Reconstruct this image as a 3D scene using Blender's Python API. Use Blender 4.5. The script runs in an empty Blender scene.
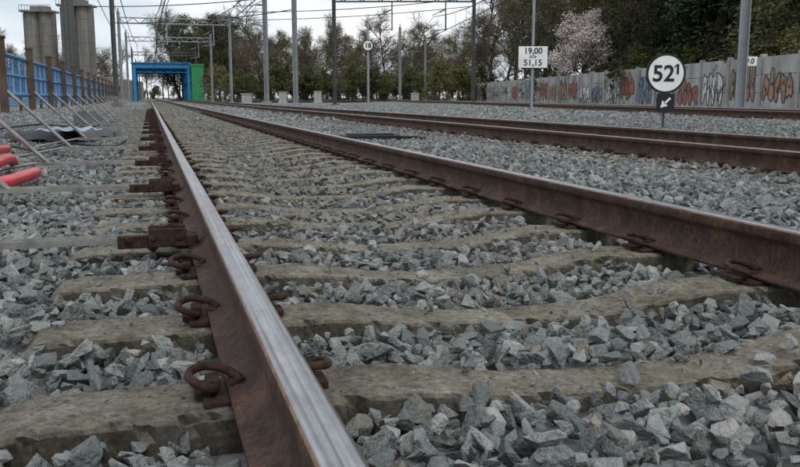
import bpy, bmesh, math, random
import numpy as np
from mathutils import Vector, Matrix, noise as mnoise
random.seed(7); rng=np.random.default_rng(7)
R=math.radians
sc=bpy.context.scene
COL=sc.collection
sc.view_settings.view_transform='Standard'; sc.view_settings.look='None'; sc.view_settings.exposure=0

# ---------------------------------------------------------------- materials
def new_mat(name):
    m=bpy.data.materials.new(name); m.use_nodes=True
    nt=m.node_tree; b=nt.nodes['Principled BSDF']
    return m,nt,b
def N(nt,t,**kw):
    n=nt.nodes.new(t)
    for k,v in kw.items(): setattr(n,k,v)
    return n
def ramp(nt,stops,interp='LINEAR'):
    r=nt.nodes.new('ShaderNodeValToRGB'); r.color_ramp.interpolation=interp
    el=r.color_ramp.elements
    while len(el)<len(stops): el.new(0.5)
    for e,(p,c) in zip(el,stops):
        e.position=p; e.color=(c[0],c[1],c[2],1)
    return r
def noisy(name,stops,scale=8,rough=.8,metal=0,bump=.3,bscale=None,detail=6,dist=.01,spec=.3,stretch=None):
    m,nt,b=new_mat(name); L=nt.links.new
    g=N(nt,'ShaderNodeNewGeometry')
    src=g.outputs['Position']
    if stretch:
        mp=N(nt,'ShaderNodeMapping'); mp.inputs['Scale'].default_value=stretch
        L(src,mp.inputs['Vector']); src=mp.outputs[0]
    n=N(nt,'ShaderNodeTexNoise'); n.inputs['Scale'].default_value=scale; n.inputs['Detail'].default_value=detail; n.inputs['Roughness'].default_value=.65
    L(src,n.inputs['Vector'])
    r=ramp(nt,stops); L(n.outputs['Fac'],r.inputs[0]); L(r.outputs[0],b.inputs['Base Color'])
    b.inputs['Roughness'].default_value=rough; b.inputs['Metallic'].default_value=metal
    b.inputs['Specular IOR Level'].default_value=spec
    if bump:
        n2=N(nt,'ShaderNodeTexNoise'); n2.inputs['Scale'].default_value=bscale or scale*6; n2.inputs['Detail'].default_value=8
        L(src,n2.inputs['Vector'])
        bp=N(nt,'ShaderNodeBump'); bp.inputs['Strength'].default_value=bump; bp.inputs['Distance'].default_value=dist
        L(n2.outputs['Fac'],bp.inputs['Height']); L(bp.outputs[0],b.inputs['Normal'])
    return m
def plain(name,c,rough=.6,metal=0):
    c2=[x*.8 for x in c]; c3=[min(1,x*1.12) for x in c]
    return noisy(name,[(.3,c2),(.7,c3)],scale=3,rough=rough,metal=metal,bump=.1)

TD=(-.2785,.9604); TN=(.9604,.2785)
def dustnode(nt,off,width,g):
    L=nt.links.new
    d=N(nt,'ShaderNodeVectorMath',operation='DOT_PRODUCT'); d.inputs[1].default_value=(TN[0],TN[1],0)
    L(g.outputs['Position'],d.inputs[0])
    a=N(nt,'ShaderNodeMath',operation='SUBTRACT'); a.inputs[1].default_value=off; L(d.outputs['Value'],a.inputs[0])
    c=N(nt,'ShaderNodeMath',operation='ABSOLUTE'); L(a.outputs[0],c.inputs[0])
    mr=N(nt,'ShaderNodeMapRange'); mr.inputs['From Min'].default_value=width*1.3; mr.inputs['From Max'].default_value=width*.3
    L(c.outputs[0],mr.inputs['Value']); return mr.outputs[0]
def stone_mat():
    m,nt,b=new_mat('ballast_stone'); L=nt.links.new
    oi=N(nt,'ShaderNodeObjectInfo')
    r=ramp(nt,[(0,(.115,.13,.132)),(.3,(.185,.202,.202)),(.6,(.245,.262,.256)),(.85,(.325,.338,.325)),(.91,(.41,.412,.39)),(.94,(.245,.205,.155)),(.97,(.17,.185,.165)),(1,(.12,.13,.13))])
    L(oi.outputs['Random'],r.inputs[0])
    tc=N(nt,'ShaderNodeTexCoord')
    n=N(nt,'ShaderNodeTexNoise'); n.inputs['Scale'].default_value=4.5; n.inputs['Detail'].default_value=9; n.inputs['Roughness'].default_value=.75
    L(tc.outputs['Object'],n.inputs['Vector'])
    r2=ramp(nt,[(.3,(.6,.6,.6)),(.5,(1,1,1)),(.72,(1.4,1.4,1.36))]); L(n.outputs['Fac'],r2.inputs[0])
    mx=N(nt,'ShaderNodeMix',data_type='RGBA',blend_type='MULTIPLY'); mx.inputs[0].default_value=1
    L(r.outputs[0],mx.inputs[6]); L(r2.outputs[0],mx.inputs[7])
    g=N(nt,'ShaderNodeNewGeometry')
    d1=dustnode(nt,.95,1.25,g); d2=dustnode(nt,5.16,1.3,g)
    mxm=N(nt,'ShaderNodeMath',operation='MAXIMUM'); L(d1,mxm.inputs[0]); L(d2,mxm.inputs[1])
    n3=N(nt,'ShaderNodeTexNoise'); n3.inputs['Scale'].default_value=1.7; n3.inputs['Detail'].default_value=4; L(g.outputs['Position'],n3.inputs['Vector'])
    mr=N(nt,'ShaderNodeMapRange'); mr.inputs['From Min'].default_value=.3; mr.inputs['From Max'].default_value=.65; mr.inputs['To Max'].default_value=.7
    L(n3.outputs['Fac'],mr.inputs['Value'])
    ml=N(nt,'ShaderNodeMath',operation='MULTIPLY'); L(mr.outputs[0],ml.inputs[0]); L(mxm.outputs[0],ml.inputs[1])
    sp=N(nt,'ShaderNodeSeparateXYZ'); L(g.outputs['Position'],sp.inputs[0])
    mr2=N(nt,'ShaderNodeMapRange'); mr2.inputs['From Min'].default_value=2; mr2.inputs['From Max'].default_value=7; mr2.inputs['To Min'].default_value=.25; L(sp.outputs['Y'],mr2.inputs['Value'])
    ml2=N(nt,'ShaderNodeMath',operation='MULTIPLY'); L(ml.outputs[0],ml2.inputs[0]); L(mr2.outputs[0],ml2.inputs[1])
    mb=N(nt,'ShaderNodeMix',data_type='RGBA',blend_type='MIX'); L(ml2.outputs[0],mb.inputs[0]); L(mx.outputs[2],mb.inputs[6]); mb.inputs[7].default_value=(.19,.155,.115,1)
    L(mb.outputs[2],b.inputs['Base Color'])
    b.inputs['Roughness'].default_value=.72; b.inputs['Specular IOR Level'].default_value=.3
    bp=N(nt,'ShaderNodeBump'); bp.inputs['Strength'].default_value=.5; bp.inputs['Distance'].default_value=.12
    n4=N(nt,'ShaderNodeTexNoise'); n4.inputs['Scale'].default_value=7; n4.inputs['Detail'].default_value=8; L(tc.outputs['Object'],n4.inputs['Vector'])
    L(n4.outputs['Fac'],bp.inputs['Height']); L(bp.outputs[0],b.inputs['Normal'])
    return m
def ground_mat():
    m,nt,b=new_mat('gravel_ground'); L=nt.links.new
    g=N(nt,'ShaderNodeNewGeometry')
    v=N(nt,'ShaderNodeTexVoronoi'); v.inputs['Scale'].default_value=16; L(g.outputs['Position'],v.inputs['Vector'])
    sp=N(nt,'ShaderNodeSeparateColor'); L(v.outputs['Color'],sp.inputs[0])
    r=ramp(nt,[(0,(.07,.075,.075)),(.5,(.17,.18,.178)),(1,(.31,.32,.31))]); L(sp.outputs[0],r.inputs[0])
    n=N(nt,'ShaderNodeTexNoise'); n.inputs['Scale'].default_value=.5; n.inputs['Detail'].default_value=6; L(g.outputs['Position'],n.inputs['Vector'])
    r2=ramp(nt,[(.35,(.7,.66,.6)),(.6,(1,1,1))]); L(n.outputs['Fac'],r2.inputs[0])
    mx=N(nt,'ShaderNodeMix',data_type='RGBA',blend_type='MULTIPLY'); mx.inputs[0].default_value=1
    L(r.outputs[0],mx.inputs[6]); L(r2.outputs[0],mx.inputs[7]); L(mx.outputs[2],b.inputs['Base Color'])
    b.inputs['Roughness'].default_value=.95
    bp=N(nt,'ShaderNodeBump'); bp.inputs['Strength'].default_value=1; bp.inputs['Distance'].default_value=.04; bp.invert=True
    L(v.outputs['Distance'],bp.inputs['Height']); L(bp.outputs[0],b.inputs['Normal'])
    return m
def sleeper_mat():
    m,nt,b=new_mat('weathered_sleeper_concrete'); L=nt.links.new
    g=N(nt,'ShaderNodeNewGeometry')
    def nz(s,d,ro=.65):
        n=N(nt,'ShaderNodeTexNoise'); n.inputs['Scale'].default_value=s; n.inputs['Detail'].default_value=d; n.inputs['Roughness'].default_value=ro; L(g.outputs['Position'],n.inputs['Vector']); return n.outputs['Fac']
    r=ramp(nt,[(.30,(.17,.15,.112)),(.5,(.27,.247,.195)),(.68,(.38,.36,.30))]); L(nz(5,8,.7),r.inputs[0])
    r2=ramp(nt,[(.37,(.22,.2,.18)),(.44,(.75,.73,.70)),(.56,(1,1,1)),(.68,(1.45,1.42,1.36))]); L(nz(48,9,.85),r2.inputs[0])
    mx=N(nt,'ShaderNodeMix',data_type='RGBA',blend_type='MULTIPLY'); mx.inputs[0].default_value=.95; L(r.outputs[0],mx.inputs[6]); L(r2.outputs[0],mx.inputs[7])
    r3=ramp(nt,[(.50,(0,0,0)),(.64,(.85,.85,.85))]); L(nz(11,8,.78),r3.inputs[0])
    mb=N(nt,'ShaderNodeMix',data_type='RGBA'); L(r3.outputs[0],mb.inputs[0]); L(mx.outputs[2],mb.inputs[6]); mb.inputs[7].default_value=(.10,.082,.056,1)
    # exposed aggregate specks
    v=N(nt,'ShaderNodeTexVoronoi'); v.inputs['Scale'].default_value=110; L(g.outputs['Position'],v.inputs['Vector'])
    rv=ramp(nt,[(0,(.55,.55,.55)),(.5,(1,1,1)),(1,(1.25,1.25,1.22))]); sc_=N(nt,'ShaderNodeSeparateColor'); L(v.outputs['Color'],sc_.inputs[0]); L(sc_.outputs[0],rv.inputs[0])
    mv=N(nt,'ShaderNodeMix',data_type='RGBA',blend_type='MULTIPLY'); mv.inputs[0].default_value=.6; L(mb.outputs[2],mv.inputs[6]); L(rv.outputs[0],mv.inputs[7])
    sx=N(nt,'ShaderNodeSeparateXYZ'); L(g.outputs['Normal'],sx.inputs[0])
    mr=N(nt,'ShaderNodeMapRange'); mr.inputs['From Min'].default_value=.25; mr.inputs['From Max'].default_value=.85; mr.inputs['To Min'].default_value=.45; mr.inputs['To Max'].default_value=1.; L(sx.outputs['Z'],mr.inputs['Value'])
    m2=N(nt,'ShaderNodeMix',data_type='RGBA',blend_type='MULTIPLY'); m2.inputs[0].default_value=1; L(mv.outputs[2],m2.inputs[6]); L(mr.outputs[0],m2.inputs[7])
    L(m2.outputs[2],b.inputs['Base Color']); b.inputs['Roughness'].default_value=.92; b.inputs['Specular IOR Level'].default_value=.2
    bp=N(nt,'ShaderNodeBump'); bp.inputs['Strength'].default_value=1; bp.inputs['Distance'].default_value=.010; L(nz(75,9,.8),bp.inputs['Height']); L(bp.outputs[0],b.inputs['Normal'])
    return m
M={}
M['stone']=stone_mat(); M['ground']=ground_mat()
M['concrete_slp']=sleeper_mat()
def rust_mat():
    m,nt,b=new_mat('rail_rust'); L=nt.links.new
    g=N(nt,'ShaderNodeNewGeometry')
    def nz(s,d,ro,st=(1,1,1)):
        mp=N(nt,'ShaderNodeMapping'); mp.inputs['Scale'].default_value=st; L(g.outputs['Position'],mp.inputs['Vector'])
        n=N(nt,'ShaderNodeTexNoise'); n.inputs['Scale'].default_value=s; n.inputs['Detail'].default_value=d; n.inputs['Roughness'].default_value=ro; L(mp.outputs[0],n.inputs['Vector']); return n.outputs['Fac']
    r=ramp(nt,[(.34,(.030,.018,.014)),(.5,(.068,.037,.025)),(.66,(.135,.072,.043))]); L(nz(7,10,.75),r.inputs[0])
    r2=ramp(nt,[(.4,(.55,.52,.5)),(.5,(1,1,1)),(.66,(1.5,1.4,1.3))]); L(nz(90,6,.8,(1,1,.5)),r2.inputs[0])
    mx=N(nt,'ShaderNodeMix',data_type='RGBA',blend_type='MULTIPLY'); mx.inputs[0].default_value=1; L(r.outputs[0],mx.inputs[6]); L(r2.outputs[0],mx.inputs[7])
    L(mx.outputs[2],b.inputs['Base Color']); b.inputs['Roughness'].default_value=.75; b.inputs['Specular IOR Level'].default_value=.3
    bp=N(nt,'ShaderNodeBump'); bp.inputs['Strength'].default_value=.8; bp.inputs['Distance'].default_value=.003; L(nz(150,8,.7),bp.inputs['Height']); L(bp.outputs[0],b.inputs['Normal'])
    return m
M['rust']=rust_mat()
M['rust_edge']=noisy('rail_head_edge',[(.35,(.12,.07,.042)),(.6,(.25,.155,.095))],scale=20,rough=.5,metal=.2,bump=.2,bscale=200,dist=.001)
M['clip']=noisy('rusty_clip',[(.35,(.016,.010,.008)),(.65,(.065,.031,.020))],scale=40,rough=.85,bump=.6,bscale=160,dist=.003)
def steel():
    m,nt,b=new_mat('polished_rail_steel'); L=nt.links.new
    g=N(nt,'ShaderNodeNewGeometry')
    vr=N(nt,'ShaderNodeVectorRotate',rotation_type='Z_AXIS'); vr.inputs['Angle'].default_value=-math.atan2(.2785,.9604)
    L(g.outputs['Position'],vr.inputs['Vector'])
    mp=N(nt,'ShaderNodeMapping'); mp.inputs['Scale'].default_value=(170,.9,1); L(vr.outputs[0],mp.inputs['Vector'])
    n=N(nt,'ShaderNodeTexNoise'); n.inputs['Scale'].default_value=1; n.inputs['Detail'].default_value=7; L(mp.outputs[0],n.inputs['Vector'])
    r=ramp(nt,[(.3,(.15,.145,.15)),(.5,(.35,.35,.365)),(.72,(.56,.57,.59))]); L(n.outputs['Fac'],r.inputs[0])
    mp2=N(nt,'ShaderNodeMapping'); mp2.inputs['Scale'].default_value=(30,9,1); L(vr.outputs[0],mp2.inputs['Vector'])
    n2=N(nt,'ShaderNodeTexNoise'); n2.inputs['Scale'].default_value=1; n2.inputs['Detail'].default_value=8; n2.inputs['Roughness'].default_value=.75; L(mp2.outputs[0],n2.inputs['Vector'])
    r2=ramp(nt,[(.35,(.72,.69,.66)),(.55,(1,1,1))]); L(n2.outputs['Fac'],r2.inputs[0])
    mx=N(nt,'ShaderNodeMix',data_type='RGBA',blend_type='MULTIPLY'); mx.inputs[0].default_value=1; L(r.outputs[0],mx.inputs[6]); L(r2.outputs[0],mx.inputs[7]); L(mx.outputs[2],b.inputs['Base Color'])
    mr=N(nt,'ShaderNodeMapRange'); mr.inputs['To Min'].default_value=.22; mr.inputs['To Max'].default_value=.5; L(n.outputs['Fac'],mr.inputs['Value']); L(mr.outputs[0],b.inputs['Roughness'])
    b.inputs['Metallic'].default_value=1
    return m
M['steel']=steel()
M['galv']=noisy('galvanised_steel',[(.3,(.15,.145,.13)),(.7,(.33,.325,.30))],scale=12,rough=.55,metal=.4,bump=.2)
M['mast']=noisy('mast_paint',[(.3,(.20,.22,.23)),(.7,(.30,.32,.33))],scale=2,rough=.6,bump=.1)
M['mastdark']=noisy('dark_mast',[(.3,(.06,.065,.065)),(.7,(.11,.115,.11))],scale=2,rough=.7,bump=.1)
M['wire']=plain('wire_dark',(.03,.03,.035),.6)
M['white']=plain('sign_white',(.78,.78,.76),.45)
M['black']=plain('sign_black',(.015,.015,.017),.5)
M['blue']=plain('barrier_blue',(.04,.18,.38),.5)
M['bluepaint']=plain('portal_blue',(.03,.2,.42),.5)
M['green']=plain('portal_green',(.03,.24,.09),.5)
M['red']=plain('hose_red',(.6,.04,.05),.35)
M['brownpost']=noisy('brown_steel_post',[(.3,(.05,.035,.025)),(.7,(.12,.08,.055))],scale=6,rough=.8,bump=.2)
M['wall']=noisy('concrete_wall',[(.3,(.22,.215,.20)),(.5,(.36,.355,.335)),(.7,(.48,.475,.455))],scale=1.2,rough=.9,bump=.3,detail=9,stretch=(1,1,.4))
M['wallpost']=noisy('wall_post_concrete',[(.3,(.24,.23,.21)),(.7,(.40,.39,.37))],scale=3,rough=.9,bump=.2)
M['graf_red']=noisy('graffiti_red',[(.35,(.20,.08,.06)),(.65,(.42,.15,.10))],scale=4,rough=.8,bump=.1)
M['graf_dark']=plain('graffiti_dark',(.06,.06,.065),.7)
M['graf_white']=noisy('graffiti_white',[(.35,(.40,.40,.40)),(.65,(.66,.66,.66))],scale=3,rough=.8,bump=.1)
M['graf_rust']=noisy('graffiti_rust',[(.35,(.24,.15,.10)),(.65,(.44,.26,.16))],scale=4,rough=.8,bump=.1)
M['graf_blue']=noisy('graffiti_blue',[(.35,(.12,.17,.24)),(.65,(.24,.30,.38))],scale=4,rough=.8,bump=.1)
M['silo']=noisy('silo_concrete',[(.3,(.10,.097,.09)),(.7,(.24,.225,.20))],scale=.8,rough=.9,bump=.2,stretch=(1,1,.12),detail=9)
M['bark']=noisy('bark',[(.3,(.045,.035,.028)),(.7,(.11,.09,.07))],scale=6,rough=.95,bump=.3)
def leafmat(name,c1,c2,sc_=.6):
    return noisy(name,[(.3,c1),(.7,c2)],scale=sc_,rough=.8,bump=0,detail=3,spec=.15)
M['leaf_spring']=leafmat('spring_leaves',(.09,.095,.03),(.18,.18,.065))
M['leaf_dark']=leafmat('evergreen_leaves',(.016,.03,.012),(.055,.08,.03))
M['leaf_ivy']=leafmat('ivy_leaves',(.035,.05,.018),(.09,.10,.035))
M['blossom']=leafmat('blossom',(.52,.45,.43),(.74,.67,.64))
M['twig']=leafmat('twigs',(.09,.068,.05),(.17,.13,.095))
M['grass']=noisy('rough_grass',[(.3,(.06,.06,.03)),(.7,(.12,.12,.05))],scale=.5,rough=.95,bump=.3)
M['tarp']=plain('black_tarpaulin',(.02,.02,.025),.45)
M['paleblue']=plain('pale_sheet',(.30,.36,.46),.4)
M['cab']=plain('cabinet_grey',(.34,.35,.34),.6)
M['bag']=plain('bag_grey',(.17,.18,.19),.7)

# ---------------------------------------------------------------- mesh builder
class MB:
    def __init__(s): s.v=[]; s.f=[]; s.m=[]
    def add(s,vs,fs,mi=0):
        o=len(s.v); s.v+= [tuple(p) for p in vs]
        for f in fs: s.f.append(tuple(i+o for i in f)); s.m.append(mi)
    def box(s,c,size,mi=0,ax=None):
        c=Vector(c); hx,hy,hz=[a/2 for a in size]
        X,Y,Z=ax if ax else (Vector((1,0,0)),Vector((0,1,0)),Vector((0,0,1)))
        vs=[c+X*(sx*hx)+Y*(sy*hy)+Z*(sz*hz) for sx in(-1,1) for sy in(-1,1) for sz in(-1,1)]
        s.add(vs,[(0,1,3,2),(4,6,7,5),(0,4,5,1),(2,3,7,6),(0,2,6,4),(1,5,7,3)],mi)
    def tube(s,pts,r,seg=8,mi=0,cap=True):
        pts=[Vector(p) for p in pts]; n=len(pts)
        rs=r if hasattr(r,'__len__') else [r]*n
        rings=[]; prev=None
        for i,p in enumerate(pts):
            t=(pts[min(i+1,n-1)]-pts[max(i-1,0)])
            if t.length<1e-9: t=Vector((0,0,1))
            t.normalize()
            if prev is None:
                a=Vector((0,0,1)) if abs(t.z)<.9 else Vector((1,0,0)); u=t.cross(a).normalized()
            else:
                u=(prev-t*prev.dot(t)); 
                if u.length<1e-6: u=t.orthogonal()
                u.normalize()
            prev=u; w=t.cross(u)
            rings.append([p+(u*math.cos(2*math.pi*k/seg)+w*math.sin(2*math.pi*k/seg))*rs[i] for k in range(seg)])
        vs=[q for rg in rings for q in rg]; fs=[]
        for i in range(n-1):
            for k in range(seg):
                k2=(k+1)%seg; fs.append((i*seg+k,i*seg+k2,(i+1)*seg+k2,(i+1)*seg+k))
        if cap: fs.append(tuple(range(seg))[::-1]); fs.append(tuple((n-1)*seg+k for k in range(seg)))
        s.add(vs,fs,mi)
    def obj(s,name,mats,parent=None,smooth=False,bevel=0):
        me=bpy.data.meshes.new(name); me.from_pydata(s.v,[],s.f)
        for m in mats: me.materials.append(m)
        me.polygons.foreach_set('material_index',s.m)
        if smooth: me.polygons.foreach_set('use_smooth',[True]*len(s.f))
        me.update()
        o=bpy.data.objects.new(name,me); COL.objects.link(o)
        if parent: o.parent=parent
        if bevel:
            b=o.modifiers.new('b','BEVEL'); b.width=bevel; b.segments=2; b.limit_method='ANGLE'
        return o
def empty(name):
    e=bpy.data.objects.new(name,None); COL.objects.link(e); e.empty_display_size=.2; return e
def catmull(P,k=6):
    P=[Vector(p) for p in P]; out=[]
    Q=[P[0]*2-P[1]]+P+[P[-1]*2-P[-2]]
    for i in range(1,len(Q)-2):
        for j in range(k):
            t=j/k; a,b,c,d=Q[i-1],Q[i],Q[i+1],Q[i+2]
            out.append(.5*((2*b)+(c-a)*t+(2*a-5*b+4*c-d)*t*t+(3*b-a-3*c+d)*t**3))
    out.append(P[-1]); return out

# ---------------------------------------------------------------- camera
F=850.; TH=math.atan(136/F); CZ=.55
cam=bpy.data.cameras.new('camera'); co=bpy.data.objects.new('camera',cam); COL.objects.link(co)
co.location=(0,0,CZ); co.rotation_euler=(R(90)-TH,0,0); cam.sensor_width=36; cam.lens=36*F/800; cam.clip_end=5000; cam.clip_start=.02
sc.camera=co
def W(px,zc,z=0):
    d=(zc-(CZ-z)*math.sin(TH))/math.cos(TH)
    return Vector(((px-400)*zc/F,d,z))

# ---------------------------------------------------------------- tracks
class Track:
    def __init__(s,O,slope,z,ga):
        l=math.hypot(slope,1); s.O=np.array(O,float); s.t=np.array((slope/l,1/l)); s.n=np.array((1/l,-slope/l)); s.z=z; s.ga=ga
    def P(s,a,n,z=0):
        p=s.O+s.t*a+s.n*n; return Vector((p[0],p[1],z+s.z))
    def sn(s,X,Y):
        dx=X-s.O[0]; dy=Y-s.O[1]
        return dx*s.t[0]+dy*s.t[1], dx*s.n[0]+dy*s.n[1]
    def axes(s):
        return (Vector((s.n[0],s.n[1],0)),Vector((s.t[0],s.t[1],0)),Vector((0,0,1)))
T1=Track((.187,0),-.291,0,1.61)
o2=T1.P(0,4.25); T2=Track((o2.x,o2.y),-.29,0,1.505)
T3=Track((9.1,0),-.1,.12,1.505)
SP=.577; S0=1.62
half=[(.064,.0),(.064,.011),(.028,.024),(.012,.040),(.008,.060),(.008,.100),(.014,.112),(.027,.122),(.0290,.126),(.0290,.146),(.0278,.152),(.0245,.1570),(.018,.1588),(.010,.1597),(0,.16)]
prof=[(x,z) for x,z in half]+[(-x,z) for x,z in half[-2::-1]]
def rail(tr,n0,name,parent,s0,s1):
    mb=MB(); ss=list(np.arange(s0,20,.5))+list(np.arange(20,s1,8))
    k=len(prof)
    for a in ss:
        for x,z in prof: mb.v.append(tuple(tr.P(a,n0+x,z+.01)))
    for i in range(len(ss)-1):
        for j in range(k-1):
            xm=abs((prof[j][0]+prof[j+1][0])/2); zm=(prof[j][1]+prof[j+1][1])/2
            mi=0
            if zm>.15: mi=1
            if zm>.1575 and xm<.0225: mi=2
            mb.f.append((i*k+j,i*k+j+1,(i+1)*k+j+1,(i+1)*k+j)); mb.m.append(mi)
        mb.f.append((i*k+k-1,i*k,(i+1)*k,(i+1)*k+k-1)); mb.m.append(0)
    return mb.obj(name,[M['rust'],M['rust_edge'],M['steel']],parent,smooth=True)
def sleepers(tr,parent,s1,phase,near):
    mb=MB(); c=tr.ga/2
    stx=[-1.30,-1.27,-1.20,-.95,-.56,-.45,-.28,-.12,.12,.28,.45,.56,.95,1.20,1.27,1.30]
    stz=[-.045,-.014,-.004,-.004,0.004,-.008,-.034,-.044,-.044,-.034,-.008,0.004,-.004,-.004,-.014,-.045]
    stw=[.078,.092,.1,.1,.1,.095,.085,.08,.08,.085,.095,.1,.1,.1,.092,.078]
    a=phase-2*SP
    while a<s1:
        rz=random.uniform(-.006,.004); sh=random.uniform(-.012,.012)
        det=near and a<9
        us=list(np.arange(-1.30,1.301,.0125)) if det else stx
        prof_=([(-1.35,-.2),(-1.22,-.11),(-1.10,-.035),(-1.04,-.009),(-.98,-.002),(-.8,0),(-.55,0),(-.28,0),(0,0),(.28,0),(.55,0),(.8,0),(.98,-.002),(1.04,-.009),(1.10,-.035),(1.22,-.11),(1.35,-.2)]
               if det else [(-1.3,-.2),(-1.1,-.018),(-1,0),(1,0),(1.1,-.018),(1.3,-.2)])
        K=len(prof_); vs=[]
        for u in us:
            z=np.interp(u,stx,stz); w_=np.interp(u,stx,stw)
            for y,zz in prof_:
                p=tr.P(a+sh+y*w_,c+u,z+zz+rz)
                if det:
                    q=Vector((p.x*16,p.y*16,p.z*16+a*7)); d=mnoise.noise(q)*.0018+mnoise.noise(q*4.1)*.0022
                    chip=mnoise.noise(q*1.6+Vector((9,3,1)))
                    e=1 if .9<abs(y)<1.15 else 0
                    cc=e*max(0,chip-.22)
                    d-=cc*.05
                    p=p+Vector((0,0,d))+Vector((tr.t[0],tr.t[1],0))*(mnoise.noise(q*2.8)*.003*(1 if abs(y)>.9 else 0)-np.sign(y)*cc*.045)
                vs.append(p)
        fs=[]
        for i in range(len(us)-1):
            for j in range(K-1): fs.append((i*K+j,(i+1)*K+j,(i+1)*K+j+1,i*K+j+1))
        fs.append(tuple(range(K))); L=(len(us)-1)*K; fs.append(tuple(range(L+K-1,L-1,-1)))
        mb.add(vs,[f[::-1] for f in fs]); a+=SP
    return mb.obj('sleepers',[M['concrete_slp']],parent)
clip_path=catmull([(-.045,.026,.012),(.0,.026,.012),(.035,.028,.014),(.056,.040,.024),(.054,.062,.033),(.028,.074,.038),(-.004,.066,.042),(-.024,.038,.045),(-.022,.004,.039),(.0,-.022,.029),(.024,-.026,.024)],5)
def fastenings(tr,parent,s1,phase):
    mb=MB(); a=phase-SP
    ax=tr.axes()
    while a<s1:
        for rn in (0,tr.ga):
            mb.box(tr.P(a,rn,.001),(.22,.14,.012),0,ax)
            for sd in (-1,1):
                jj=random.uniform(-.010,.010); k=random.uniform(.9,1.04)*(1.14 if rn>0 else 1.0); dz=random.uniform(-.002,.003)
                sk=random.uniform(-.25,.25)
                e=rn+sd*.064
                pts=[tr.P(a+sd*u*k+jj+sk*(v-.03),e+sd*v*k,w*k+.004+dz) for u,v,w in clip_path]
                mb.tube(pts,.0094,8 if a<8 else 5,0)
                mb.box(tr.P(a+jj,e+sd*.026,.018),(.026,.05,.032),0,ax)
                mb.box(tr.P(a+jj,e+sd*.045,.008),(.032,.07,.016),0,ax)
                mb.box(tr.P(a+sd*.01,e-sd*.018,.026),(.028,.05,.008),0,ax)
        a+=SP
    return mb.obj('rail_clips',[M['clip']],parent,smooth=False,bevel=.003)
for tr,ph,sl in ((T1,S0,170),(T2,S0+.2,120),(T3,.3,110)):
    e=empty('railway_track')
    rail(tr,0,'rail',e,-3,400); rail(tr,tr.ga,'rail',e,-3,400)
    sleepers(tr,e,sl,ph,tr is T1); fastenings(tr,e,30 if tr is T1 else 22,ph)

# ---------------------------------------------------------------- ground
def sstep(a,b,x):
    t=np.clip((x-a)/(b-a),0,1); return t*t*(3-2*t)
def surf(X,Y):
    X=np.asarray(X,float);Y=np.asarray(Y,float)
    s,n=T1.sn(X,Y); s3,n3=T3.sn(X,Y)
    c=np.abs(n-T1.ga/2)
    z=-.034+0*X
    z+= -.012*(1-sstep(.15,.5,c))
    z+= -.006*sstep(-.5,-1.6,n)
    z+= .045*sstep(1.85,2.4,n)*(1-sstep(3.2,4.0,n))
    z+= .030*sstep(3.8,4.1,n)
    z+= .02*sstep(6.0,6.8,n)
    z+= .10*sstep(-4.0,-1.2,n3)+.06*sstep(2.3,4,n3)
    bump=np.sin(X*1.9+1.3*np.sin(Y*.8))*np.sin(Y*1.55+X*.4)+.6*np.sin(X*4.3+Y*2.1)*np.sin(Y*3.7-X*1.2)
    z+=.009*bump
    return z
xs=np.concatenate([-np.geomspace(30,1500,14)[::-1],np.arange(-28,30,.4),np.geomspace(30,1500,14)])
ys=np.concatenate([[-60,-20,-6],np.arange(-3,50,.4),np.geomspace(51,2500,24)])
XX,YY=np.meshgrid(xs,ys); ZZ=surf(XX,YY)-.04
mb=MB(); mb.v=[tuple(p) for p in np.stack([XX.ravel(),YY.ravel(),ZZ.ravel()],1)]
nx=len(xs)
for j in range(len(ys)-1):
    for i in range(nx-1): mb.f.append((j*nx+i,j*nx+i+1,(j+1)*nx+i+1,(j+1)*nx+i)); mb.m.append(0)
mb.obj('ground',[M['ground']],smooth=True)

# ---------------------------------------------------------------- ballast stones
scol=bpy.data.collections.new('ballast_stones')
NV=26
for k in range(NV):
    bm=bmesh.new()
    st=np.array([random.uniform(.85,1.35),random.uniform(.6,.95),random.uniform(.42,.75)])
    for i in range(random.choice([8,9,10,11,12,14])):
        v=rng.normal(size=3); v/=np.linalg.norm(v); v=np.sign(v)*np.abs(v)**.7
        v*=random.uniform(.8,1.05)/np.linalg.norm(v)**.5
        bm.verts.new(tuple(v*st*.5))
    bmesh.ops.convex_hull(bm,input=bm.verts)
    for v in [v for v in bm.verts if not v.link_faces]: bm.verts.remove(v)
    bmesh.ops.dissolve_limit(bm,angle_limit=R(14),verts=bm.verts,edges=bm.edges)
    bmesh.ops.bevel(bm,geom=list(bm.edges),offset=.022,segments=1,affect='EDGES',profile=.6,clamp_overlap=True)
    me=bpy.data.meshes.new('stone_%02d'%k); bm.to_mesh(me); bm.free(); me.materials.append(M['stone'])
    o=bpy.data.objects.new('stone_%02d'%k,me); scol.objects.link(o)
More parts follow.
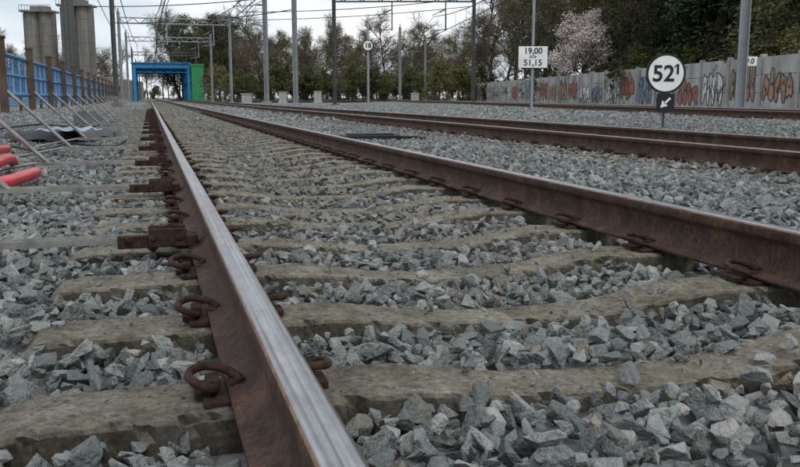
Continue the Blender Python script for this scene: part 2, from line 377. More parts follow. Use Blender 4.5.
def gen(y0,y1,cell,smin,smax,layer_dz,margin):
    gx=np.arange(-40,40,cell); gy=np.arange(y0,y1,cell)
    X,Y=np.meshgrid(gx,gy); X=X.ravel();Y=Y.ravel()
    X=X+rng.uniform(-.5,.5,X.size)*cell; Y=Y+rng.uniform(-.5,.5,X.size)*cell
    lim=.4706*1.03*np.maximum(Y,0)*1.0+margin
    k=(np.abs(X)<lim); X=X[k];Y=Y[k]
    z=surf(X,Y)+layer_dz+rng.uniform(-.014,.013,X.size)
    u=rng.uniform(0,1,X.size); S=smin+(smax-smin)*u**2.2
    keep=np.ones(X.size,bool)
    for tr,ph in ((T1,S0),(T2,S0+.2),(T3,.3)):
        s,n=tr.sn(X,Y)
        r=S*.36
        m=((s-ph+SP/2)%SP)-SP/2
        c=np.abs(n-tr.ga/2)
        on=(np.abs(m)<.100+r)&(c<1.30+r*.6)
        stay=rng.uniform(0,1,X.size)<np.where(c<.4,.05,.025)*(S<.065)
        if tr is T2: stay|=(rng.uniform(0,1,X.size)<.45)&(c<1.3)
        near_edge=on&(np.abs(m)>.10)&(rng.uniform(0,1,X.size)<.38)
        keep&=~(on&~stay&~near_edge)
        z=np.where(on&stay,tr.z-.004+np.where(c<.35,-.035,0)+S*.22,z)
        z=np.where(on&near_edge,z-.015,z)
        for rr in (0,tr.ga):
            dn=np.abs(n-rr)
            keep&=~(dn<.068+r*.7)
            z=np.where((dn<.15)&~on,z-.010,z)
            if tr is T1: keep&=~((np.abs(m)<.085)&(dn<.155))
    return X[keep],Y[keep],z[keep],S[keep]
def grit(count):
    # small chips lying on the near sleepers
    i=rng.integers(-1,9,count); s=S0+i*SP+rng.uniform(-.085,.085,count); n=rng.uniform(-.48,2.05,count)
    P_=T1.O[None]+s[:,None]*T1.t[None]+n[:,None]*T1.n[None]; c=n-T1.ga/2
    z=np.interp(c,[-1.2,-.95,-.56,-.45,-.28,.28,.45,.56,.95,1.2],[-.004,-.004,.004,-.008,-.034,-.034,-.008,.004,-.004,-.004])
    ok=(np.abs(n)>.08)&(np.abs(n-T1.ga)>.08)
    return P_[ok,0],P_[ok,1],z[ok]+.001,(.007+.016*rng.uniform(0,1,count)**3)[ok]
parts=[gen(.35,7,.045,.040,.090,0.002,1.0),gen(.35,4.5,.048,.045,.075,-.026,.6),gen(7,20,.060,.050,.086,0.0,1.2),gen(20,58,.15,.12,.17,0,1.2),grit(1500)]
X=np.concatenate([p[0] for p in parts]);Y=np.concatenate([p[1] for p in parts]);Z=np.concatenate([p[2] for p in parts]);S=np.concatenate([p[3] for p in parts])
n1=T1.sn(X,Y)[1]; n3=T3.sn(X,Y)[1]; k=(n1>-9)&(n3<5); X,Y,Z,S=X[k],Y[k],Z[k],S[k]
print('stones',X.size)
me=bpy.data.meshes.new('ballast_gravel'); me.vertices.add(X.size); me.vertices.foreach_set('co',np.stack([X,Y,Z],1).ravel().astype(np.float32))
a=me.attributes.new('rot','FLOAT_VECTOR','POINT')
rot=np.stack([rng.normal(0,.6,X.size)+np.pi*(rng.uniform(size=X.size)<.5),rng.normal(0,.6,X.size),rng.uniform(0,6.283,X.size)],1).astype(np.float32)
a.data.foreach_set('vector',rot.ravel())
a=me.attributes.new('scl','FLOAT','POINT'); a.data.foreach_set('value',S.astype(np.float32))
a=me.attributes.new('vi','INT','POINT'); a.data.foreach_set('value',rng.integers(0,NV,X.size).astype(np.int32))
bo=bpy.data.objects.new('ballast_gravel',me); COL.objects.link(bo)
ng=bpy.data.node_groups.new('scatter','GeometryNodeTree')
ng.interface.new_socket('Geometry',in_out='INPUT',socket_type='NodeSocketGeometry'); ng.interface.new_socket('Geometry',in_out='OUTPUT',socket_type='NodeSocketGeometry')
gi=ng.nodes.new('NodeGroupInput'); go=ng.nodes.new('NodeGroupOutput'); ip=ng.nodes.new('GeometryNodeInstanceOnPoints'); ci=ng.nodes.new('GeometryNodeCollectionInfo')
ci.inputs['Collection'].default_value=scol; ci.inputs['Separate Children'].default_value=True; ci.inputs['Reset Children'].default_value=True
def na(name,dt):
    n=ng.nodes.new('GeometryNodeInputNamedAttribute'); n.data_type=dt; n.inputs['Name'].default_value=name; return n.outputs['Attribute']
L=ng.links.new
L(gi.outputs[0],ip.inputs['Points']); L(ci.outputs[0],ip.inputs['Instance']); ip.inputs['Pick Instance'].default_value=True
L(na('vi','INT'),ip.inputs['Instance Index']); L(na('rot','FLOAT_VECTOR'),ip.inputs['Rotation']); L(na('scl','FLOAT'),ip.inputs['Scale'])
L(ip.outputs[0],go.inputs[0])
md=bo.modifiers.new('scatter','NODES'); md.node_group=ng

# ---------------------------------------------------------------- rail-mounted blue safety barrier
e=empty('safety_barrier'); ax=T1.axes()
mb=MB(); clampb=MB(); bl=MB(); po=MB()
arms=[3.18,5.05,7.0]+[7.0+2.05*i for i in range(1,16)]
for i,a in enumerate(arms):
    ln=1.5 if i==0 else .87
    mb.box(T1.P(a,-.16-ln/2,.050),(ln,.034,.024),0,ax)
    mb.box(T1.P(a,-.16-ln/2,.066),(ln,.007,.009),0,ax)
    for q in (.25,.55,.8): mb.tube([T1.P(a-.018,-.14-q*ln+.05,.051),T1.P(a-.028,-.14-q*ln+.05,.051)],.009,6)
    clampb.box(T1.P(a,-.20,.045),(.22,.06,.045),0,ax); clampb.box(T1.P(a-.045,-.14,.06),(.13,.016,.065),0,ax); clampb.box(T1.P(a+.045,-.14,.06),(.13,.016,.065),0,ax)
    clampb.box(T1.P(a,-.075,.045),(.08,.09,.04),0,ax)
    for dd in (-.1,-.19,-.27): clampb.tube([T1.P(a-.06,dd,.06),T1.P(a-.02,dd,.06)],.012,6)
    clampb.tube([T1.P(a,-.13,.06),T1.P(a,-.13,.105)],.010,6)
    if i>0:
        mb.tube([T1.P(a,-.93,.05),T1.P(a,-1.5,.62)],.017,8)
        mb.tube([T1.P(a,-1.02,.06),T1.P(a+.0,-1.52,-.03)],.013,6)
    if i>=3:
        po.box(T1.P(a,-1.52,.76),(.07,.06,.70),0,ax)
        po.box(T1.P(a,-1.52,1.12),(.09,.08,.02),0,ax)
s0,s1=arms[3],arms[-1]
for z in (.58,.98): bl.tube([T1.P(s0,-1.56,z),T1.P(s1,-1.56,z)],.025,8)
bl.tube([T1.P(s0,-1.56,.78),T1.P(s1,-1.56,.78)],.018,6)
a=s0; kq=0
while a<s1:
    bl.box(T1.P(a,-1.56,.78),(.012,.03,.4),0 if kq%3 else 1,ax); a+=.16; kq+=1
mb.obj('support_arms',[M['galv']],e); clampb.obj('rail_clamps',[M['clip']],e,bevel=.004); bl.obj('blue_panels',[M['blue'],M['paleblue']],e); po.obj('posts',[M['brownpost']],e)

e=empty('site_fence'); bl=MB(); po=MB()
for i in range(28):
    a=14+i*3.4
    po.box(T1.P(a,-5.2,.85),(.1,.1,1.9),0,ax)
    for z in (.25,.95,1.65): bl.tube([T1.P(a,-5.2,z),T1.P(a+3.4,-5.2,z)],.03,6)
    for q in range(12): bl.box(T1.P(a+.28*q,-5.2,.95),(.02,.03,1.4),0,ax)
bl.obj('blue_mesh',[M['blue']],e); po.obj('posts',[M['brownpost']],e)

def cylpath(name,pts,r,mat,ribs=0,k=10):
    mb=MB(); P=catmull(pts,k); rs=[r*(1+(.10 if (i%2) else 0)) for i in range(len(P))] if ribs else r
    mb.tube(P,rs,14,0); return mb.obj(name,[mat],smooth=True)
def G(px,py,z=0.0):
    zc=F*(CZ-z)/math.cos(TH)/(py-97); return W(px,zc,z)
cylpath('red_hose',[G(-90,215,.03),G(-35,192,.05),G(5,182,.06),G(36,172,.04)],.036,M['red'],1,22)
cylpath('red_hose',[G(-80,185,.03),G(-40,172,.10),G(-6,163,.12),G(9,158,.10),G(14,163,.03)],.034,M['red'],1,22)
cylpath('red_hose',[G(-80,170,.03),G(-30,158,.13),G(-6,150,.14),G(8,148,.05)],.034,M['red'],1,22)
def sheet(name,c,sx,sy,mat,h=.06,seed=1,parent=None):
    r_=random.Random(seed); mb=MB(); n=14
    for j in range(n):
        for i in range(n):
            u=i/(n-1)-.5; v=j/(n-1)-.5
            ed=1-max(abs(u),abs(v))*2
            mb.v.append((c.x+u*sx+.02*r_.random(),c.y+v*sy+.03*r_.random(),c.z+h*min(1,ed*4)+.018*math.sin(u*17+v*9)+.012*r_.random()))
    for j in range(n-1):
        for i in range(n-1): mb.f.append((j*n+i,j*n+i+1,(j+1)*n+i+1,(j+1)*n+i)); mb.m.append(0)
    return mb.obj(name,[mat],parent,smooth=True)
e=empty('tarpaulin_bundle')
sheet('black_sheet',G(64,137,.0),1.15,1.7,M['tarp'],.12,1,e)
sheet('pale_sheet',G(68,131,.12)+Vector((0,0,.02)),.6,.7,M['paleblue'],.02,3,e)
cylpath('black_cable',[G(-40,150,.02),G(10,146,.03),G(40,150,.02),G(70,143,.03),G(110,146,.02),G(128,138,.0)],.014,M['black'],0,8)
cylpath('black_cable',[G(-40,132,.02),G(0,128,.03),G(40,124,.02),G(90,126,.03),G(120,119,.02)],.018,M['black'],0,8)
mb=MB(); c=G(88,118,.1)
mb.box(c,(.5,.4,.2),0); mb.box(c+Vector((0,0,.13)),(.36,.3,.06),0); mb.tube([c+Vector((-.1,0,.15)),c+Vector((0,0,.24)),c+Vector((.1,0,.15))],.015,6)
mb.obj('sand_bag',[M['bag']],bevel=.06)
mb=MB(); c=G(370,137,.04); ax1=T1.axes()
mb.box(c,(.75,.28,.07),0,ax1); mb.box(c+Vector((0,0,.045)),(.6,.2,.025),0,ax1)
mb.tube([c+ax1[0]*.37,c+ax1[0]*.6+ax1[1]*-.1,c+ax1[0]*.9+Vector((0,0,-.06))],.02,6); mb.tube([c-ax1[0]*.37,c-ax1[0]*.7,c-ax1[0]*1.0+Vector((0,0,-.06))],.02,6)
mb.obj('cable_junction_box',[M['black']],bevel=.01)

# ---------------------------------------------------------------- signs
def text(s,size,loc,parent,mat,name='lettering',off=.0,ry=0):
    c=bpy.data.curves.new(name,'FONT'); c.body=s; c.size=size; c.align_x='CENTER'; c.align_y='CENTER'; c.offset=off; c.extrude=.003
    o=bpy.data.objects.new(name,c); COL.objects.link(o); o.location=loc; o.rotation_euler=(R(90),0,ry); c.materials.append(mat); o.parent=parent; return o
def disc(mb,c,r,y0,y1,mi,seg=48):
    mb.tube([(c[0],c[1]+y0,c[2]),(c[0],c[1]+y1,c[2])],r,seg,mi)
def pz(py,zc): return CZ+(97-py)*zc*math.cos(TH)/F
e=empty('hectometre_speed_sign'); zc=14; c=W(666,zc,pz(73,zc)); r=20*zc/F
mb=MB(); disc(mb,c,r,0,.012,0); disc(mb,c,r*.88,-.006,-.001,1); mb.obj('round_plate',[M['black'],M['white']],e)
text('52',r*1.12,(c.x-r*.13,c.y-.012,c.z-.01),e,M['black'],off=.006)
mb=MB(); q=Vector((c.x+r*.58,c.y-.010,c.z+r*.22)); h_=r*.5
mb.box(q,(r*.11,.004,h_)); mb.add([q+Vector((-r*.055,-.002,h_*.5)),q+Vector((-r*.19,-.002,h_*.26)),q+Vector((-r*.19,-.002,h_*.12)),q+Vector((-r*.055,-.002,h_*.3))],[(0,1,2,3)])
mb.obj('numeral_one',[M['black']],e)
c2=W(665.5,zc,pz(102,zc)); s=18*zc/F
mb=MB(); mb.box(c2+Vector((0,.006,0)),(s,.012,s),0)
d=Vector((-1,0,-1)).normalized(); p=Vector((d.z,0,-d.x)); q=c2+Vector((0,-.004,0))
def ap(a,b): return q+d*(a*s)+p*(b*s)
mb.add([ap(-.36,-.06),ap(-.36,.06),ap(.08,.06),ap(.08,-.06)],[(0,1,2,3)],1)
mb.add([ap(.04,-.22),ap(.04,.22),ap(.40,0)],[(0,1,2)],1); mb.obj('arrow_plate',[M['black'],M['white']],e)
mb=MB(); mb.tube([(c.x,c.y+.035,-.1),(c.x,c.y+.035,c.z+r*.5)],.022,10); mb.box((c.x,c.y+.02,c.z),(.12,.02,.04),0); mb.box((c.x,c.y+.02,c2.z),(.1,.02,.04),0); mb.obj('post',[M['mastdark']],e)
e=empty('kilometre_sign'); zc=26; c=W(533,zc,pz(56.5,zc)); w=29*zc/F; h=21*zc/F
mb=MB(); mb.box(c,(w,.015,h),0); mb.box(c+Vector((0,.006,0)),(w+.04,.015,h+.04),1); mb.obj('plate',[M['white'],M['black']],e)
text('19,00',h*.40,(c.x,c.y-.012,c.z+h*.28),e,M['black'],off=.004); text('=>',h*.30,(c.x,c.y-.012,c.z+h*.0),e,M['black'],off=.002); text('51,15',h*.40,(c.x,c.y-.012,c.z-h*.27),e,M['black'],off=.004)
mb=MB(); mb.tube([(c.x,c.y+.06,-.1),(c.x,c.y+.06,5.2)],.045,10); mb.box((c.x,c.y+.03,c.z),(.16,.05,.06),0); mb.obj('post',[M['mast']],e)
e=empty('round_number_sign'); zc=42; c=W(368,zc,pz(45,zc)); r=5.6*zc/F
mb=MB(); disc(mb,c,r,0,.02,0,32); disc(mb,c,r*.84,-.008,-.001,1,32); mb.obj('round_plate',[M['black'],M['white']],e)
text('18',r*1.15,(c.x,c.y-.014,c.z),e,M['black'],off=.008)
mb=MB(); mb.tube([(c.x,c.y+.07,-.1),(c.x,c.y+.07,c.z+1.2)],.06,10); mb.box((c.x,c.y+.03,c.z),(.2,.06,.1),0); mb.obj('post',[M['mast']],e)

# ---------------------------------------------------------------- overhead line
def hbeam(mb,p0,p1,w,mi=0):
    p0=Vector(p0);p1=Vector(p1);t=(p1-p0); L_=t.length; t.normalize()
    x=t.cross(Vector((.3,1,.1))).normalized(); y=t.cross(x)
    c=(p0+p1)/2
    for sd in (-1,1): mb.box(c+x*sd*w*.45,(w*.1,w,L_),mi,(x,y,t))
    mb.box(c,(w*.8,w*.08,L_),mi,(x,y,t))
def insul(mb,p,d,mi):
    p=Vector(p);d=Vector(d)
    for k in range(5): mb.tube([p+d*(k*.07),p+d*(k*.07+.035)],.07,8,mi)
    mb.tube([p,p+d*.36],.03,6,mi)
def lattice(mb,a,b,h,mi=0):
    a=Vector(a);b=Vector(b); L_=(b-a).length; n=max(4,int(L_/h/1.2)); up=Vector((0,0,h))
    mb.tube([a,b],.06,5,mi); mb.tube([a+up,b+up],.06,5,mi)
    for i in range(n):
        p=a.lerp(b,i/n); q=a.lerp(b,(i+1)/n)
        mb.tube([p,q+up] if i%2 else [p+up,q],.035,4,mi)
def portal_pts(P,zt,mat,heads,w,top):
    nl,nr=P['n']; f=P['f']
    e=empty('catenary_portal'); mb=MB()
    for n in (nl,nr): hbeam(mb,f(n,-.2),f(n,zt+top),w); mb.box(f(n,0),(.6,.6,.25),0)
    lattice(mb,f(nl,zt),f(nr,zt),.5)
    ins=MB()
    for h in heads:
        mb.tube([f(h+.9,zt),f(h+.9,zt-1.9)],.05,6); mb.tube([f(h+.9,zt-.5),f(h,zt-.9)],.03,5); mb.tube([f(h+.9,zt-1.8),f(h-.1,zt-1.95)],.03,5)
        insul(ins,f(h+.8,zt-.55),(f(h,zt-.9)-f(h+.9,zt-.5)).normalized(),0)
    for n in (nl,nr): insul(ins,f(n,zt+top),(0,0,1),0)
    mb.obj('frame',[M[mat]],e); ins.obj('insulators',[M['brownpost']],e)
def portal(s,nl,nr,zt,mat='mast',heads=(.75,5.0),w=.2,top=1.0,trk=T1):
    portal_pts({'n':(nl,nr),'f':lambda n,z:trk.P(s,n,z)},zt,mat,heads,w,top)
for s,mt in ((84,'mast'),(110,'mast'),(146,'mastdark'),(190,'mastdark'),(245,'mastdark')):
    portal(s,-2.6,7.4,7.3,mt)
pA=W(335,58,0); 
portal_pts({'n':(0,9.4),'f':lambda n,z:Vector((pA.x+n,pA.y,z))},6.9,'mastdark',(3.0,6.6),.2,1.2)
def mast(px,zc,h,w=.25,mat='mast',arm=None):
    e=empty('catenary_mast'); mb=MB(); p=W(px,zc,0)
    hbeam(mb,(p.x,p.y,-.2),(p.x,p.y,h),w); mb.box((p.x,p.y,.12),(w*2.4,w*2.4,.3),0)
    ins=MB()
    if arm:
        q=Vector((p.x+arm,p.y,5.6))
        mb.tube([(p.x,p.y,6.9),q+Vector((0,0,1.2))],.035,6); mb.tube([(p.x,p.y,5.3),q+Vector((0,0,1.2))],.035,6); mb.tube([(p.x,p.y,5.5),q],.03,6)
        insul(ins,(p.x+arm*.08,p.y,6.9),Vector((1 if arm>0 else -1,0,0)),0)
    insul(ins,(p.x,p.y,h),(0,0,1),0)
    mb.obj('column',[M[mat]],e); ins.obj('insulators',[M['brownpost']],e); return e,p
e,p=mast(739,24,7.8,.26,'mast',-2.6)
mb=MB(); c=W(745,24,pz(61,24)); c.y-=.22; mb.box(c,(.50,.015,.26),0); mb.box(c+Vector((0,.01,0)),(.53,.012,.29),1); mb.obj('number_plate',[M['white'],M['black']],e)
text('19.0',.20,(c.x,c.y-.012,c.z),e,M['black'],off=.003)
mast(267,60,8.6,.26,'mast',-2.2); mast(296,50,9,.23,'mast'); 
mast(117,50,9,.20,'mastdark'); mast(400,95,8.2,.25,'mast',2.2); mast(425,120,8.2,.25,'mast',2.2)
e=empty('overhead_wires'); mb=MB()
def wire(trk,n,z0,zsag,s0,s1,step,r=.03):
    pts=[]; s=s0
    while s<s1:
        for k in range(6):
            u=k/6; pts.append(trk.P(s+u*step,n+(.2 if (int((s-s0)/step)%2) else -.2)*(1-2*u),z0-zsag*4*u*(1-u)))
        s+=step
    mb.tube(pts,r,4,0)
for trk,nn in ((T1,.75),(T1,5.0),(T3,.75)):
    wire(trk,nn,5.3,.0,-20,330,45); wire(trk,nn,6.8,.9,-20,330,45,.03)
    for i in range(60):
        s=10+i*4.2; u=((s+20)%45)/45; mb.tube([trk.P(s,nn,5.3),trk.P(s,nn,6.8-.9*4*u*(1-u))],.015,3,0)
for nn,zz in ((-2.6,8.6),(-3.3,7.6),(-1.6,7.2),(7.4,8.6),(8.1,7.7),(1.6,7.6)): wire(T1,nn,zz,.5,-20,330,45,.03)
for q,(x0,x1,zc_,hz) in enumerate(((100,335,62,7.0),(240,480,70,7.4),(330,740,50,7.2),(117,296,66,6.2),(229,472,84,8.0))):
    a_=W(x0,zc_,0); b_=W(x1,zc_*.85,0); pts=[]
    for t in range(9):
        u=t/8; p_=a_.lerp(b_,u); p_.z=hz-1.2*u*(1-u); pts.append(p_)
    mb.tube(pts,.03,4,0)
mb.obj('wires',[M['wire']],e)

# ---------------------------------------------------------------- blue portal structure
e=empty('blue_portal_shed'); mb=MB(); gb=MB(); SB=142
for k in range(4):
    s=SB+k*9
    for n in (-2.3,6.0): mb.box(T1.P(s,n,2.6),(.45,.45,5.4),0,ax)
    mb.box(T1.P(s,1.85,5.5),(8.8,.5,.7),0,ax)
    lattice(mb,T1.P(s,-2.2,4.5),T1.P(s,5.9,4.5),.6)
for n in (-2.3,6.0):
    mb.box(T1.P(SB+13.5,n,5.45),(.35,27,.5),0,ax); mb.box(T1.P(SB+13.5,n,3.0),(.2,27,.25),0,ax)
    for k in range(3): mb.tube([T1.P(SB+9*k,n,.3),T1.P(SB+9+9*k,n,5.2)],.12,6)
mb.box(T1.P(SB+13.5,1.85,5.95),(9.2,28,.15),0,ax)
gb.box(T1.P(SB-.8,7.3,2.7),(1.9,.8,5.6),0,ax); gb.box(T1.P(SB-.8,7.3,5.65),(2.2,1.0,.3),0,ax); gb.box(T1.P(SB+13,7.4,2.5),(.3,26,5.0),0,ax)
mb.obj('blue_frame',[M['bluepaint']],e); gb.obj('green_cladding',[M['green']],e)

# ---------------------------------------------------------------- silos
def silo(px,zc,w,topy):
    e=empty('concrete_silo'); mb=MB(); p=W(px,zc,0); r=w*zc/F/2; H=pz(topy,zc)
    for dx in (-r*.5,r*.5):
        mb.tube([(p.x+dx,p.y,-.5),(p.x+dx,p.y,H*.93)],r*.54,28)
        for k in range(1,8): mb.tube([(p.x+dx,p.y,H*.93*k/8-.12),(p.x+dx,p.y,H*.93*k/8+.12)],r*.56,28)
        for k in range(14):
            an=2*math.pi*k/14; mb.tube([(p.x+dx+r*.555*math.cos(an),p.y+r*.555*math.sin(an),0),(p.x+dx+r*.555*math.cos(an),p.y+r*.555*math.sin(an),H*.92)],.09,4)
    mb.box((p.x,p.y,H*.94),(r*2.15,r*1.5,.35)); mb.box((p.x+r*.1,p.y,H*.97),(r*1.1,r*.9,H*.05))
    for k in range(12):
        x=p.x-r*1.05+k*r*2.1/11; mb.tube([(x,p.y-r*.74,H*.94),(x,p.y-r*.74,H*.94+1.1)],.05,4)
    mb.tube([(p.x-r*1.05,p.y-r*.74,H*.94+1.1),(p.x+r*1.05,p.y-r*.74,H*.94+1.1)],.05,4)
    mb.obj('silo_body',[M['silo']],e)
silo(45,170,29,7); silo(82,165,30,1)
mb=MB(); p=W(73,150,0); mb.box((p.x,p.y,9),(1.6,1.6,19)); mb.box((p.x,p.y,18.9),(2.4,2.2,1.2)); mb.tube([(p.x,p.y-.9,0),(p.x,p.y-.9,18)],.3,8)
mb.obj('elevator_tower',[M['mastdark']])
def shed(px,zc,w,h,mat,name='industrial_shed'):
    e=empty(name); p=W(px,zc,0); mb=MB(); D=12
    vs=[(p.x-w/2,p.y,-.3),(p.x+w/2,p.y,-.3),(p.x+w/2,p.y,h),(p.x,p.y,h*1.2),(p.x-w/2,p.y,h)]
    vs+=[(x,y+D,z) for x,y,z in vs]
    mb.add(vs,[(0,1,2,3,4),(9,8,7,6,5),(1,6,7,2),(2,7,8,3),(3,8,9,4),(4,9,5,0)]); mb.obj('walls',[mat],e)
    m2=MB(); m2.box((p.x-w*.2,p.y-.03,h*.35),(w*.22,.04,h*.7)); 
    for k in range(3): m2.box((p.x+w*(.05+.14*k),p.y-.03,h*.6),(w*.09,.04,h*.25))
    m2.obj('door_and_windows',[M['black']],e)
shed(15,190,16,5.5,M['cab']); shed(105,230,14,5,M['silo']); shed(60,210,20,4.5,M['cab'])

# ---------------------------------------------------------------- graffiti wall
e=empty('graffiti_wall')
A=W(815,32,0); B=W(474,110,0)
A=A+(A-B)*.25
D=(B-A); Lw=D.length; D.normalize(); Nn=Vector((D.y,-D.x,0)); Nn=Nn if Nn.dot(Vector((0,-1,0)))>0 else -Nn
Rt=-D
wa=(D,Nn,Vector((0,0,1)))
Hw=2.25; pw=3.0; mb=MB(); pm=MB(); gr=MB()
k=int(Lw/pw)
def ribbon(P3,wd,mi,lay):
    for t in range(len(P3)-1):
        a_,b_=P3[t],P3[t+1]; dd=(b_-a_)
        if dd.length<1e-4: continue
        dd.normalize(); sd=dd.cross(Nn).normalized()*wd*.5; o_=Nn*(.00025*t+lay)
        gr.add([a_-sd+o_,a_+sd+o_,b_+sd+o_,b_-sd+o_],[(0,1,2,3)],mi)
for i in range(k):
    c=A+D*(pw*(i+.5))
    for j in range(3): mb.box(c+Vector((0,0,Hw*(j+.5)/3)),(pw-.2,.10+.01*((i+j)%2),Hw/3-.02),0,wa)
    pm.box(A+D*(pw*i)+Vector((0,0,(Hw+.1)/2)),(.2,.22,Hw+.12),0,wa)
    rr=random.Random(i*11+5)
    if rr.random()<.97 if i<26 else rr.random()<.6:
        nl=rr.choice([3,4,4,5]); x=-1.25; fillm=rr.choice([2,2,4,None,3,2,0] if i not in (17,19,20) else [0,3,0])
        hz=rr.uniform(.9,1.6); z0=rr.uniform(.2,.5)
        for q in range(nl):
            w2=(2.4/nl)*rr.uniform(.85,1.1); cx=x+w2/2; x+=w2
            pts=[]
            m_=16; ph=rr.random()*6
            for t in range(m_):
                an=2*math.pi*t/m_; rad=1+.25*math.sin(2*an+ph)+.2*math.sin(3*an+ph*2)+rr.uniform(-.06,.06)
                xx=cx+math.cos(an)*w2*.5*rad; zz=z0+hz/2+math.sin(an)*hz*.5*rad
                xx=max(-1.35,min(1.35,xx)); zz=max(.08,min(2.15,zz))
                pts.append(c+Nn*(.064+.001*q)+Rt*xx+Vector((0,0,zz)))
            if fillm is not None: gr.add(pts,[tuple(range(m_))],fillm)
            ribbon(pts+[pts[0]],.055,1,.008)
            cc=c+Nn*.066+Rt*cx+Vector((0,0,z0+hz*rr.uniform(.4,.6)))
            ribbon([cc-Rt*w2*.2,cc+Rt*w2*.1+Vector((0,0,rr.uniform(-.3,.3))),cc+Rt*w2*.2+Vector((0,0,rr.uniform(-.3,.3)))],.06,1,.010)
    for q in range(rr.choice([0,1,2,3])):
        P=[(rr.uniform(-1.2,1.2),rr.uniform(.4,1.9))]
        for t in range(rr.randint(5,9)): P.append((max(-1.3,min(1.3,P[-1][0]+rr.uniform(-.15,.4))),max(.2,min(2.1,P[-1][1]+rr.uniform(-.6,.6)))))
        ribbon(catmull([c+Nn*.067+Rt*x_+Vector((0,0,z_)) for x_,z_ in P],4),.05,rr.choice([1,1,0,4]),.012)
mb.obj('panels',[M['wall']],e,bevel=.01); pm.obj('posts',[M['wallpost']],e); gr.obj('graffiti',[M['graf_red'],M['graf_dark'],M['graf_white'],M['graf_rust'],M['graf_blue']],e)

# ---------------------------------------------------------------- trees
def tree_mesh(name,H,seed,leaf,nleaf,lsize,spread=.35,crown0=.25,twigs=True,levels=3,thick=.02,nb=9):
    r=random.Random(seed); mb=MB(); tips=[]
    def branch(p,d,L_,rad,lv):
        n=4; pts=[p]; q=p.copy(); dd=d.copy()
        for i in range(n):
            dd=(dd+Vector((r.gauss(0,.13),r.gauss(0,.13),r.gauss(.05,.08)))).normalized()
            q=q+dd*(L_/n); pts.append(q.copy())
        mb.tube(pts,[rad*(1-.75*i/n) for i in range(n+1)],6 if lv==0 else (4 if lv==1 else 3),0,cap=False)
        if lv>=levels: tips.append((pts[2],dd)); tips.append((pts[-1],dd)); return
        cnt=nb+6 if lv==0 else nb-3+r.randint(-1,2)
        for j in range(cnt):
            u=(crown0+(1-crown0)*(j+r.random())/cnt) if lv==0 else .25+.75*(j+r.random())/cnt
            u=min(u,.999); i=int(u*n); b=pts[i].lerp(pts[i+1],u*n-i)
            an=r.uniform(0,2*math.pi); side=dd.orthogonal().normalized(); side=Matrix.Rotation(an,3,dd)@side
            nd=(dd*r.uniform(.35,.9)+side*r.uniform(.6,1.0)).normalized()
            ll=(H*spread*(1.15-u*.6) if lv==0 else L_*.55)*r.uniform(.7,1.15)
            branch(b,nd,ll,rad*(.42 if lv==0 else .5),lv+1)
    branch(Vector((0,0,-.3)),Vector((r.gauss(0,.03),r.gauss(0,.03),1)),H,H*thick,0)
    if twigs:
        for p,d in tips:
            for _ in range(3):
                v=(d+Vector((r.gauss(0,.6),r.gauss(0,.6),r.gauss(.1,.5)))).normalized(); s=v.cross(Vector((r.random(),r.random(),.1))).normalized()*.014
                L_=r.uniform(.4,1.1)*H/12
                mb.add([p-s,p+s,p+v*L_],[(0,1,2)],1)
    for i in range(nleaf):
        p,d=r.choice(tips); 
        c=p+Vector((r.gauss(0,.32),r.gauss(0,.32),r.gauss(0,.28)))*(H/12)
        a=Vector((r.gauss(0,1),r.gauss(0,1),r.gauss(0,1))).normalized(); b=a.orthogonal().normalized(); s=lsize*r.uniform(.6,1.3)
        mb.add([c-a*s*.5,c+b*s*.35,c+a*s*.5,c-b*s*.35],[(0,1,2,3)],2)
    me=bpy.data.meshes.new(name); me.from_pydata(mb.v,[],mb.f)
    for m in (M['bark'],M['twig'],leaf): me.materials.append(m)
    me.polygons.foreach_set('material_index',mb.m); me.update(); return me
def conifer_mesh(name,H,seed,n=8000,w=.2):
    r=random.Random(seed); mb=MB()
    mb.tube([(0,0,-.3),(0,0,H*.5),(0,0,H)],[H*.02,H*.013,.02],7,0)
    lobes=[]
    for i in range(70):
        z=r.uniform(.1,.97); rad=H*w*(1.05-z**1.6)*r.uniform(.5,1.0); an=r.uniform(0,6.283)
        e_=Vector((rad*math.cos(an),rad*math.sin(an),H*z)); mb.tube([(0,0,H*z+.4-.3),e_],[.06,.02],3,0,cap=False); lobes.append((e_,r.uniform(.05,.1)*H*.8))
    for i in range(n):
        e_,rr=r.choice(lobes); t=r.uniform(.35,1.05); b0=Vector((0,0,e_.z+.2)).lerp(e_,t)
        c=b0+Vector((r.gauss(0,.45),r.gauss(0,.45),r.gauss(-.1,.35)))*rr*1.2
        a=Vector((r.gauss(0,1),r.gauss(0,1),r.gauss(-.3,.8))).normalized(); b=a.orthogonal().normalized(); s=r.uniform(.16,.34)
        mb.add([c-a*s*.6,c+b*s*.3,c+a*s*.6,c-b*s*.3],[(0,1,2,3)],2)
    me=bpy.data.meshes.new(name); me.from_pydata(mb.v,[],mb.f)
    for m in (M['bark'],M['twig'],M['leaf_dark']): me.materials.append(m)
    me.polygons.foreach_set('material_index',mb.m); me.update(); return me
bare=[tree_mesh('bare_tree_mesh',13,s,M['leaf_spring'],900,.12,nb=8) for s in (1,2,3)]
spring=[tree_mesh('spring_tree_mesh',12,s,M['leaf_spring'],5500,.17,spread=.36) for s in (4,5)]
ivy=[tree_mesh('ivy_tree_mesh',12,s,M['leaf_ivy'],9000,.22,spread=.33,crown0=.08) for s in (6,7)]
con=[conifer_mesh('evergreen_mesh',14,s) for s in (8,9)]
blo=tree_mesh('blossom_mesh',6,11,M['blossom'],17000,.14,spread=.42,crown0=.3)
bush=tree_mesh('bush_mesh',3,12,M['leaf_ivy'],4000,.16,spread=.5,crown0=.03,thick=.012)
bush2=tree_mesh('bush_mesh',3,13,M['leaf_spring'],3500,.14,spread=.5,crown0=.03,thick=.012)
rt=random.Random(21)
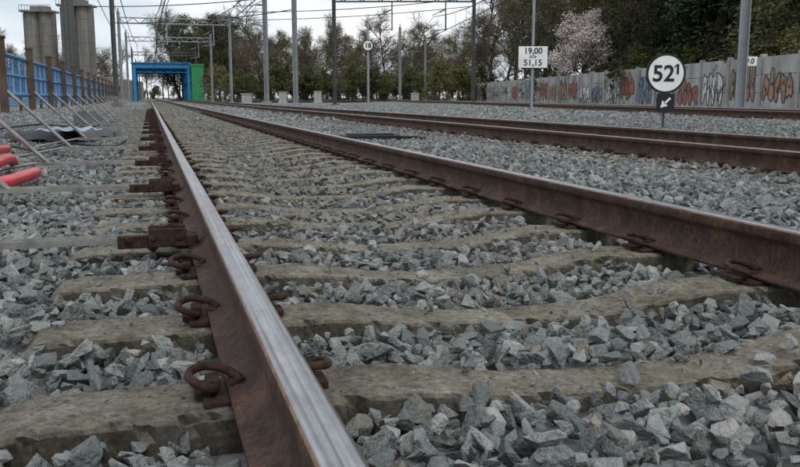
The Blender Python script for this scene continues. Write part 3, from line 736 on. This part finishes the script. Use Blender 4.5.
def put(me,px,zc,sc_,name,parent=None):
    p=W(px,zc,0); o=bpy.data.objects.new(name,me); COL.objects.link(o); o.location=(p.x,p.y,0); o.rotation_euler=(0,0,rt.uniform(0,6.28)); o.scale=(sc_*rt.uniform(.9,1.1),sc_*rt.uniform(.9,1.1),sc_); o.parent=parent
def wallzc(px):
    P=A; k_=(px-400)/F*math.cos(TH); t=(k_*P.y-P.x)/(D.x-k_*D.y); return (P.y+D.y*t)*math.cos(TH)
for i in range(24):
    px=640+i*10+rt.uniform(-5,5); z0=wallzc(max(px,480)); put(rt.choice(con+ivy),px,z0+rt.uniform(5,24),rt.uniform(.85,1.15),'evergreen_tree')
for i in range(20):
    px=484+i*10+rt.uniform(-4,4); z0=wallzc(px); put(rt.choice(bare+bare+ivy+spring),px,z0+rt.uniform(12,50),rt.uniform(1.0,1.35),'deciduous_tree')
put(blo,580,wallzc(580)+3,.92,'blossom_tree')
for i in range(26):
    px=478+i*13; 
    if 560<px<600: continue
    put(rt.choice([bush,bush2]),px,wallzc(px)+2.5+rt.uniform(0,4),rt.uniform(.7,1.1),'shrub')
e=empty('distant_trees')
for i in range(30):
    px=236+i*8.4+rt.uniform(-4,4); put(rt.choice(bare+bare+spring),px,rt.uniform(130,190),rt.uniform(.8,1.15)*(.95 if px<300 else .9),'tree',e)
for i in range(34):
    px=215+i*8+rt.uniform(-3,3); put(rt.choice([bush,bush2]),px,rt.uniform(105,130),rt.uniform(.9,1.5),'shrub',e)
for i in range(9): put(rt.choice(ivy+spring),182+i*5.4,rt.uniform(150,170),rt.uniform(.95,1.15),'tree',e)
for i in range(50): put(rt.choice([bush,bush2]+bare),-60+i*5.2,rt.uniform(270,330),rt.uniform(1.0,1.6)*(1 if i%4 else .7),'tree',e)
for i in range(22): put(rt.choice(spring+ivy+bare),215+i*14,rt.uniform(210,250),rt.uniform(.8,1.15),'tree',e)

mb=MB(); n=40
for j in range(2):
    for i in range(n): 
        px=225+i*(260/(n-1)); p=W(px,(100 if j==0 else 240),0); mb.v.append((p.x,p.y,.12))
for i in range(n-1): mb.f.append((i,i+1,n+i+1,n+i)); mb.m.append(0)
mb.obj('grass_verge',[M['grass']])
for px,zc,h in ((247,70,.8),(283,90,1.1),(318,95,1.2),(415,85,.9)):
    p=W(px,zc,0); mb=MB(); mb.box((p.x,p.y,h/2),(.8,.5,h)); mb.box((p.x,p.y,h+.04),(.9,.6,.08)); mb.box((p.x,p.y-.26,h*.55),(.02,.02,h*.7)); mb.box((p.x,p.y,.03),(1.0,.7,.12))
    mb.obj('trackside_cabinet',[M['cab']],bevel=.02)

# ---------------------------------------------------------------- light
SE,SR=R(52),R(150)
w=bpy.data.worlds.new('World'); sc.world=w; w.use_nodes=True; nt=w.node_tree; L=nt.links.new
bg=nt.nodes['Background']; sky=N(nt,'ShaderNodeTexSky',sky_type='NISHITA'); sky.sun_disc=False; sky.sun_elevation=SE; sky.sun_rotation=SR
tc=N(nt,'ShaderNodeTexCoord'); mp=N(nt,'ShaderNodeMapping'); mp.inputs['Scale'].default_value=(1.5,1.5,6)
L(tc.outputs['Generated'],mp.inputs['Vector'])
n=N(nt,'ShaderNodeTexNoise'); n.inputs['Scale'].default_value=2.4; n.inputs['Detail'].default_value=7; n.inputs['Roughness'].default_value=.55; L(mp.outputs[0],n.inputs['Vector'])
r=ramp(nt,[(.34,(5.3,6.0,6.9)),(.5,(7.2,7.7,8.3)),(.62,(9.4,9.5,9.6))]); L(n.outputs['Fac'],r.inputs[0])
mx=N(nt,'ShaderNodeMix',data_type='RGBA'); mx.inputs[0].default_value=.92; L(sky.outputs[0],mx.inputs[6]); L(r.outputs[0],mx.inputs[7]); L(mx.outputs[2],bg.inputs['Color']); bg.inputs['Strength'].default_value=.122
sd=bpy.data.lights.new('sun','SUN'); sd.energy=1.4; sd.angle=R(20); sd.color=(1,.98,.95); so=bpy.data.objects.new('sun',sd); COL.objects.link(so)
v=Vector((math.sin(SR)*math.cos(SE),math.cos(SR)*math.cos(SE),math.sin(SE))); so.rotation_euler=v.to_track_quat('Z','Y').to_euler()
